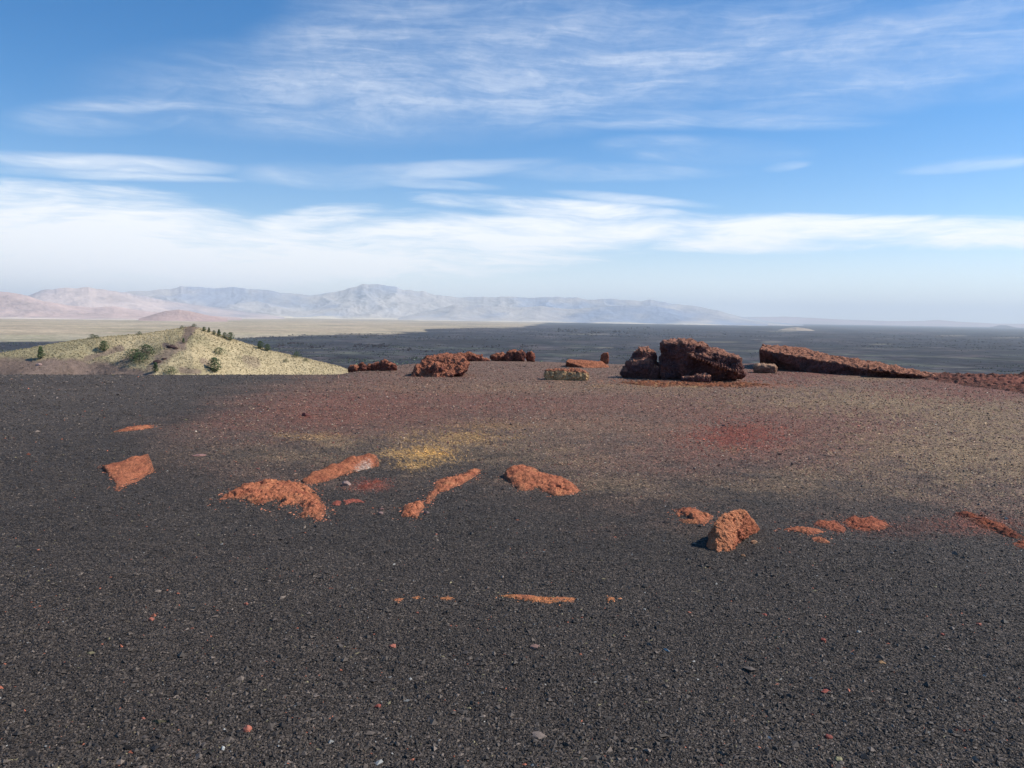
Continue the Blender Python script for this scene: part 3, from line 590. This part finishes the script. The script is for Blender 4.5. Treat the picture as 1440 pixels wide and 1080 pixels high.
cr = np.array(cr); V, Fc, cc = octa_cloud(cr, rng.uniform(4, 12, len(cr))*np.hypot(cr[:, 0], cr[:, 1])/4500, np.exp(rng.normal(0, .25, (len(cr), 1)))*lin(52, 44, 46), .9, 9, up=.1)
tag(mesh('lava_crags', V, Fc, M_plain, cc, smooth=False), 'jagged dark lava crags standing in groups on the plain', 'crags', kind='stuff')
x, y, q = scatter_plain(60000, 2100, 14000, 23); n1 = fbm(np.stack([np.arctan2(x, y)*22, np.log(q)*12, 0*x], 1), 1.4, 4, 95); px, py = pix(np.stack([x, y, 0*x+ZP], 1))
k = (n1 > .02) & ~pip(px, py, [(u, v-1) for u, v in TANPOLY]); x, y, q, n1 = x[k], y[k], q[k], n1[k]
V, Fc, cc = octa_cloud(np.stack([x, y, np.full(len(x), ZP)], 1), rng.uniform(2, 6.5, len(x))*np.clip(q/4500, .7, 1.8), np.exp(rng.normal(0, .38, (len(x), 1)))*lin(66, 63, 66), .45, 29, up=.5)
tag(mesh('lava_rubble', V, Fc, M_plain, cc, smooth=False), 'rough broken lava hummocks covering the dark plain', 'lava', kind='stuff')
# green shrubs on the slope just below the rim
x, y, q = scatter_plain(900, 1700, 2600, 13, -12, 6); V, Fc, cc = octa_cloud(np.stack([x, y, np.full(len(x), ZP+3)], 1), rng.uniform(2, 5, len(x)), lin(88, 98, 78)*np.exp(rng.normal(0, .3, (len(x), 1)))*np.ones((len(x), 3)), 1.1, 18)
tag(mesh('distant_scrub', V, Fc, M_leaf, cc, smooth=False), 'greener scrub along the foot of the cone beyond the rim', 'scrub', kind='stuff')

# ------------------------------------------------------------------ mountains
def mrange(name, D, sil, label, cols, wf, wb, seed, apron=.02, nx=520, sc=.00028, spur=.55, kind='structure', crest=.10):
    sil = np.array(sil, float); s = at_D(sil[:, 0], sil[:, 1], D); a = np.arctan2(s[:, 0], s[:, 1]); az = np.linspace(a[0], a[-1], nx)
    zc = np.interp(az, a, s[:, 2]); q = np.stack([az*D, 0*az, 0*az], 1); zs = zc; zc = zc+(zc-ZP)*crest*(ridged(q, 26/D, 5, seed, .55)-.35)
    t = np.concatenate([np.linspace(-1, 0, 130), np.linspace(.05, 1, 14)]); A, T = np.meshgrid(az, t)
    RR = D+np.where(T < 0, T*wf, T*wb); x = (RR*np.sin(A)).ravel(); y = (RR*np.cos(A)).ravel(); Q = np.stack([x, y, 0*x], 1)
    u = 1+np.minimum(T, 0).ravel(); prof = np.where(T.ravel() < 0, apron*u/.3*(u < .3)+(u >= .3)*(apron+(1-apron)*np.clip((u-.3)/.7, 0, 1)**1.7), (1-T.ravel())**1.5)
    Q = np.stack([(A*D).ravel(), (RR*.8).ravel(), 0*x], 1)
    Qw = Q+.25/sc*np.stack([fbm(Q, sc, 2, seed+31), fbm(Q, sc, 2, seed+32), 0*x], 1)
    rg = ridged(Qw, sc, 5, seed+2); w = np.sin(np.pi*np.clip(u, 0, 1)**1.1)*(T.ravel() < 0)
    nearc = np.exp(-(T.ravel()/.16)**2); h = np.tile(zc-ZP, len(t))*nearc+np.tile(zs-ZP, len(t))*(1-nearc)
    z = ZP+h*np.clip(prof+w*spur*1.25*(rg-.4)*(.3+.7*prof), -.02, .99+.01*u)
    z = np.where(prof <= 1e-6, ZP-20, z-3)
    n1 = fbm(Q, .00016, 4, seed+4)[:, None]; n2 = fbm(Q, .0008, 4, seed+6)[:, None]
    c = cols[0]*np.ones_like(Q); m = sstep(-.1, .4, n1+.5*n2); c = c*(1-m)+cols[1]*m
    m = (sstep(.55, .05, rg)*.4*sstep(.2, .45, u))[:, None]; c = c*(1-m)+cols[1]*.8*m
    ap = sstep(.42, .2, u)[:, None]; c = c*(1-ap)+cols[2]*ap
    return tag(mesh(name, np.stack([x, y, z], 1), grid_faces(len(t), nx)[:, ::-1], M_mount, c), label, kind=kind)
MT = (lin(190, 182, 174), lin(148, 158, 174), lin(226, 210, 184))  # pale blue of distance haze is partly put into these slope colours
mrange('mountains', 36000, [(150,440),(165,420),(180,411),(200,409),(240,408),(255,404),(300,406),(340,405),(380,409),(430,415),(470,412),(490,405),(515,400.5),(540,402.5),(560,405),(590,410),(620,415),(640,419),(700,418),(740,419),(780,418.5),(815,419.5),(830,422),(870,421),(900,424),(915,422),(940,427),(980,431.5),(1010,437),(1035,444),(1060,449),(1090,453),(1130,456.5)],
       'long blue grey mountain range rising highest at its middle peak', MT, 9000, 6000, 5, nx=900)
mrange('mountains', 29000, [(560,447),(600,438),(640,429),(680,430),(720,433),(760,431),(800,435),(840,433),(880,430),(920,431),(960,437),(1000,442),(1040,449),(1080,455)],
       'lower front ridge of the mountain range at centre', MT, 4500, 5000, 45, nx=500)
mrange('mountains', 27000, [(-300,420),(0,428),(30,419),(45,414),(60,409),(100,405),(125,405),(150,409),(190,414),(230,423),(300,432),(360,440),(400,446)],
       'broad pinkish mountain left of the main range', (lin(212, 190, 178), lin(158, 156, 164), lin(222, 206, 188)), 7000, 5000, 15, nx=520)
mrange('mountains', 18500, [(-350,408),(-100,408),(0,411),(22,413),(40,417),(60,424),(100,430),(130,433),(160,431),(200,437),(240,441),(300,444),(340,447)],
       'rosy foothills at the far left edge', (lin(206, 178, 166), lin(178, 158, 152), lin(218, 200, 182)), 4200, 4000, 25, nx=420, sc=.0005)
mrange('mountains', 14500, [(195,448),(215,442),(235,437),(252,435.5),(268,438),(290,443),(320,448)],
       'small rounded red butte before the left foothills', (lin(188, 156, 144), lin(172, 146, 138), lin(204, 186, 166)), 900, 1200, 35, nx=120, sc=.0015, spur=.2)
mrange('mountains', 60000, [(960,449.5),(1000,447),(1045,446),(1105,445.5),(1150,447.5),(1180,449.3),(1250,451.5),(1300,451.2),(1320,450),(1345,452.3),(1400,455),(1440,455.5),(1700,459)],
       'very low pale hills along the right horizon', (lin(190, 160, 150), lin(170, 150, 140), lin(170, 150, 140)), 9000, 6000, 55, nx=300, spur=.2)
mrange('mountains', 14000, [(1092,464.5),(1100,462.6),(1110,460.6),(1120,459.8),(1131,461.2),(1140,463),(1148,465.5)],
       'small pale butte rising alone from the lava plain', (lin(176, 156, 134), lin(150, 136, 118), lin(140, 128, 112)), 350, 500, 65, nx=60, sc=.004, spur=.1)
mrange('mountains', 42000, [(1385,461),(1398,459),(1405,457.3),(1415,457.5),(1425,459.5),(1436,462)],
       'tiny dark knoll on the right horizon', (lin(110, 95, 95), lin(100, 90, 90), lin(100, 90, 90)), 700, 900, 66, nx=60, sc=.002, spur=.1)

NS = 380000
u = rng.random(NS); r_ = 1/(1/2.3+(1/27.-1/2.3)*u**.85); a_ = rng.uniform(R(-43), R(43), NS)
sx = r_*np.sin(a_); sy = r_*np.cos(a_); sz = G(sx, sy)
ok = r_ < np.interp(a_, EAZ, ERE)-.2
r_, sx, sy, sz = r_[ok], sx[ok], sy[ok], sz[ok]; n = len(r_)
size = np.minimum(np.maximum(.0036*np.exp(rng.normal(0, .48, n)), .0008*r_*rng.uniform(.5, 1.5, n)), .02)
big = rng.random(n) < .010; size[big] *= rng.uniform(1.4, 2.2, big.sum())
c, w = ground_color(sx, sy, sz)
v = np.exp(rng.normal(0, .5, n)); sc = c*v[:, None]
t = rng.random(n)
def recol(mask, colr, jit=.3):
    sc[mask] = colr*np.exp(rng.normal(0, jit, (mask.sum(), 1)))
recol(t < .004, lin(136, 133, 126)); recol((t > .02) & (t < .0235), lin(165, 96, 70)); recol((t > .03) & (t < .037), lin(120, 110, 80))
recol((w > .4) & (t > .1) & (t < .24), lin(160, 134, 106), .35); recol((w > .4) & (t > .25) & (t < .36), lin(120, 68, 58)); recol((w > .4) & (t > .4) & (t < .58), lin(58, 48, 46)); recol((w>.4)&(t>.6)&(t<.615), lin(190,175,150))
for (poly, pc, spread, pr) in OUTC:        # crumbs weathered off each outcrop
    bx0, by0 = poly.min(0)-spread*3; bx1, by1 = poly.max(0)+spread*3
    idx = np.where((sx > bx0) & (sx < bx1) & (sy > by0) & (sy < by1))[0]
    if not len(idx): continue
    d = edge_d(sx[idx], sy[idx], poly); hit = rng.random(len(idx)) < pr*np.exp(-d/spread); k = idx[hit]
    sc[k] = pc*np.exp(rng.normal(0, .3, (len(k), 1))); size[k] *= rng.uniform(1, 1.5, len(k))
V, Fc, cc = octa_cloud(np.stack([sx, sy, sz], 1), size, sc)
tag(mesh('cinder_gravel', V, Fc, M_stone, cc, smooth=False), 'loose black and reddish cinder gravel covering the summit', 'gravel', kind='stuff')


# ------------------------------------------------------------------ haze
hm = bpy.data.materials.new('haze'); hm.use_nodes = True; nt = hm.node_tree; nt.nodes.clear()
ou = nt.nodes.new('ShaderNodeOutputMaterial'); pv = nt.nodes.new('ShaderNodeVolumePrincipled')
pv.inputs['Color'].default_value = (.88, .96, 1, 1); pv.inputs['Density'].default_value = 2.7e-5; pv.inputs['Anisotropy'].default_value = .2
nt.links.new(pv.outputs[0], ou.inputs['Volume'])
X, Yn, Yp, z0, z1 = 93000, -93000, 93000, -185, 1850
V = np.array([(a, b, c) for c in (z0, z1) for b in (Yn, Yp) for a in (-X, X)], float)
Fc = [(0,2,3,1),(4,5,7,6),(0,1,5,4),(1,3,7,5),(3,2,6,7),(2,0,4,6)]
tag(mesh('haze', V, Fc, hm, smooth=False), 'pale blue haze over the distant plain and mountains', kind='stuff')

# ------------------------------------------------------------------ sun
SAZ, SEL = R(83), R(44)          # clockwise from +Y (the view direction): right and slightly beyond
sd = np.array([math.sin(SAZ)*math.cos(SEL), math.cos(SAZ)*math.cos(SEL), math.sin(SEL)])
sl = bpy.data.lights.new('sun', 'SUN'); sl.energy = 4.2; sl.angle = R(.5); sl.color = (1, .94, .85)
so = bpy.data.objects.new('sun', sl); COL.objects.link(so); so.rotation_euler = Vector(-sd).to_track_quat('-Z', 'Y').to_euler()

# ------------------------------------------------------------------ sky with cirrus
w = bpy.data.worlds.new('World'); S.world = w; w.use_nodes = True; nt = w.node_tree; N = nt.nodes; L = nt.links; N.clear()
out = N.new('ShaderNodeOutputWorld'); bg = N.new('ShaderNodeBackground'); bg.inputs['Strength'].default_value = .128; L.new(bg.outputs[0], out.inputs[0])
sky = N.new('ShaderNodeTexSky'); sky.sky_type = 'NISHITA'; sky.sun_disc = False; sky.sun_elevation = SEL; sky.sun_rotation = SAZ
sky.altitude = 1800; sky.air_density = 1.; sky.dust_density = .5; sky.ozone_density = 2.
class E:
    def __init__(s, k): s.k = k
    def _op(a, op, b=None, c=None):
        n = N.new('ShaderNodeMath'); n.operation = op
        for i, v in enumerate((a, b, c)):
            if v is None: continue
            if isinstance(v, E): L.new(v.k, n.inputs[i])
            else: n.inputs[i].default_value = v
        return E(n.outputs[0])
    def __add__(a, b): return E._op(a, 'ADD', b)
    def __sub__(a, b): return E._op(a, 'SUBTRACT', b)
    def __rsub__(a, b): return E._op(b, 'SUBTRACT', a)
    def __mul__(a, b): return E._op(a, 'MULTIPLY', b)
    def __truediv__(a, b): return E._op(a, 'DIVIDE', b)
    __radd__ = __add__; __rmul__ = __mul__
def smooth(x, a, b, t0=0., t1=1.):
    n = N.new('ShaderNodeMapRange'); n.interpolation_type = 'SMOOTHSTEP'; L.new(x.k, n.inputs[0])
    for i, v in zip((1, 2, 3, 4), (a, b, t0, t1)): n.inputs[i].default_value = v
    return E(n.outputs[0])
tc = N.new('ShaderNodeTexCoord'); sp = N.new('ShaderNodeSeparateXYZ'); L.new(tc.outputs['Generated'], sp.inputs[0])
dx, dy, dz = (E(sp.outputs[i]) for i in range(3))
AZ = E._op(dx, 'ARCTAN2', dy); EL = E._op(dz, 'ARCSINE')
def vec(a, b, c=0.):
    n = N.new('ShaderNodeCombineXYZ')
    for i, v in enumerate((a, b, c)):
        if isinstance(v, E): L.new(v.k, n.inputs[i])
        else: n.inputs[i].default_value = v
    return n.outputs[0]
def noise(v, sc, det=4, ro=.55, dist=0.):
    n = N.new('ShaderNodeTexNoise'); L.new(v, n.inputs['Vector']); n.inputs['Scale'].default_value = sc; n.inputs['Detail'].default_value = det
    n.inputs['Roughness'].default_value = ro; n.inputs['Distortion'].default_value = dist; return E(n.outputs['Fac'])
# streak coordinates on the sky: u along the streaks, v across
WARP = noise(vec(AZ*2., EL*6., 3.), 1.6, 3)-.5
U = AZ*1.; VV = EL*3.4+WARP*.22
n_st = noise(vec(U*2.6, VV*5.0), 2.2, 6, .56, .3)      # long wisps
n_fi = noise(vec(U*4+EL*9., VV*11), 5., 6, .66, .8)       # finer filaments
n_ri = noise(vec(AZ*26.+EL*30., EL*50.-AZ*16.), 1.4, 3, .6, .8)         # mackerel ripples
n_big = noise(vec(U*1.4, EL*5., 7.), 2., 4, .5, .2)
def P2(px, py):
    d = ray(px, py); return math.atan2(d[0], d[1]), math.asin(d[2])
def streak(x0, y0, x1, y1, th, a, hard=0.):
    """a streak between two photo points, th = half thickness in px"""
    a0, e0 = P2(x0, y0); a1, e1 = P2(x1, y1); m = ((a0+a1)/2, (e0+e1)/2); Lh = math.hypot(a1-a0, e1-e0)/2; c, s = (a1-a0)/(2*Lh), (e1-e0)/(2*Lh)
    p = (AZ-m[0])*c+(EL-m[1])*s; q = (EL-m[1]+WARP*.012)*c-(AZ-m[0])*s
    d = E._op(p/Lh, 'POWER', 2.)+E._op(q/(th/F), 'POWER', 2.)
    return smooth(d, 1.5, hard, 0., a)
def mx(*a):
    r = a[0]
    for b in a[1:]: r = E._op(r, 'MAXIMUM', b)
    return r
# upper cirrus sheet
up = mx(streak(180,125,1250,20,72,.62), streak(950,110,1500,40,60,.5), streak(330,95,700,40,60,.5), streak(600,60,1100,90,70,.55), streak(420,10,900,-60,80,.35), streak(1200,70,1700,20,60,.35))
thin1 = mx(streak(20,165,310,150,22,.45), streak(190,180,290,152,9,.55), streak(640,150,1040,170,16,.45), streak(820,155,1250,172,12,.3), streak(300,130,800,160,40,.3), streak(850,205,1130,215,18,.4), streak(1070,237,1140,229,6,.45), streak(1270,240,1500,222,9,.4), streak(700,240,1050,238,12,.25))
thin2 = mx(streak(-60,218,330,236,12,.6), streak(-40,235,330,252,6,.6), streak(380,245,780,228,12,.4), streak(780,268,1000,288,7,.5), streak(330,240,560,250,16,.3), streak(520,252,700,262,7,.35))
bank = mx(streak(-300,300,420,330,50,.85), streak(300,322,1050,318,34,.95), streak(330,318,560,298,22,.9), streak(560,275,980,305,18,.85), streak(900,312,1700,333,22,.95), streak(-200,355,900,348,44,.75), streak(-300,262,300,280,22,.65),
          streak(-300,385,780,372,22,.6), streak(840,338,1500,332,16,.8), streak(120,290,260,300,12,.75))
wis = smooth(n_st, .36, .66); fil = smooth(n_fi, .32, .72); rip = smooth(n_ri, .3, .7)
dens = mx(up*(.30+.45*wis)*(.50+.34*fil+.24*rip), thin1*.8*(.2+.9*wis)*(.6+.4*fil), thin2*(.25+.85*wis)*(.7+.3*fil))
bk = smooth(bank+(n_st-.5)*1.5+(n_big-.5)*.9+(n_fi-.5)*.6, .14, 1.22)*smooth(bank, .02, .3)
veil = smooth(EL, .13, .0, 0., .58)+smooth(EL, .26, .05, 0., .08)+smooth(AZ, .1, -.5, 0., .25)*smooth(EL, .13, .04)
dens = E._op(mx(dens, bk*.95)+veil, 'MINIMUM', .95)
hs = N.new('ShaderNodeHueSaturation'); L.new(sky.outputs[0], hs.inputs['Color']); hs.inputs['Saturation'].default_value = 1.42
mixn = N.new('ShaderNodeMix'); mixn.data_type = 'RGBA'; L.new(dens.k, mixn.inputs['Factor']); L.new(hs.outputs[0], mixn.inputs[6]); mixn.inputs[7].default_value = (7.8, 7.9, 8.0, 1)
L.new(mixn.outputs[2], bg.inputs['Color'])

# ------------------------------------------------------------------ render
vs = S.view_settings; vs.view_transform = 'Standard'; vs.look = 'None'; vs.exposure = .25; vs.gamma = 1
cy = S.cycles; cy.max_bounces = 4; cy.diffuse_bounces = 2; cy.glossy_bounces = 1; cy.transmission_bounces = 1; cy.volume_bounces = 1; cy.transparent_max_bounces = 4
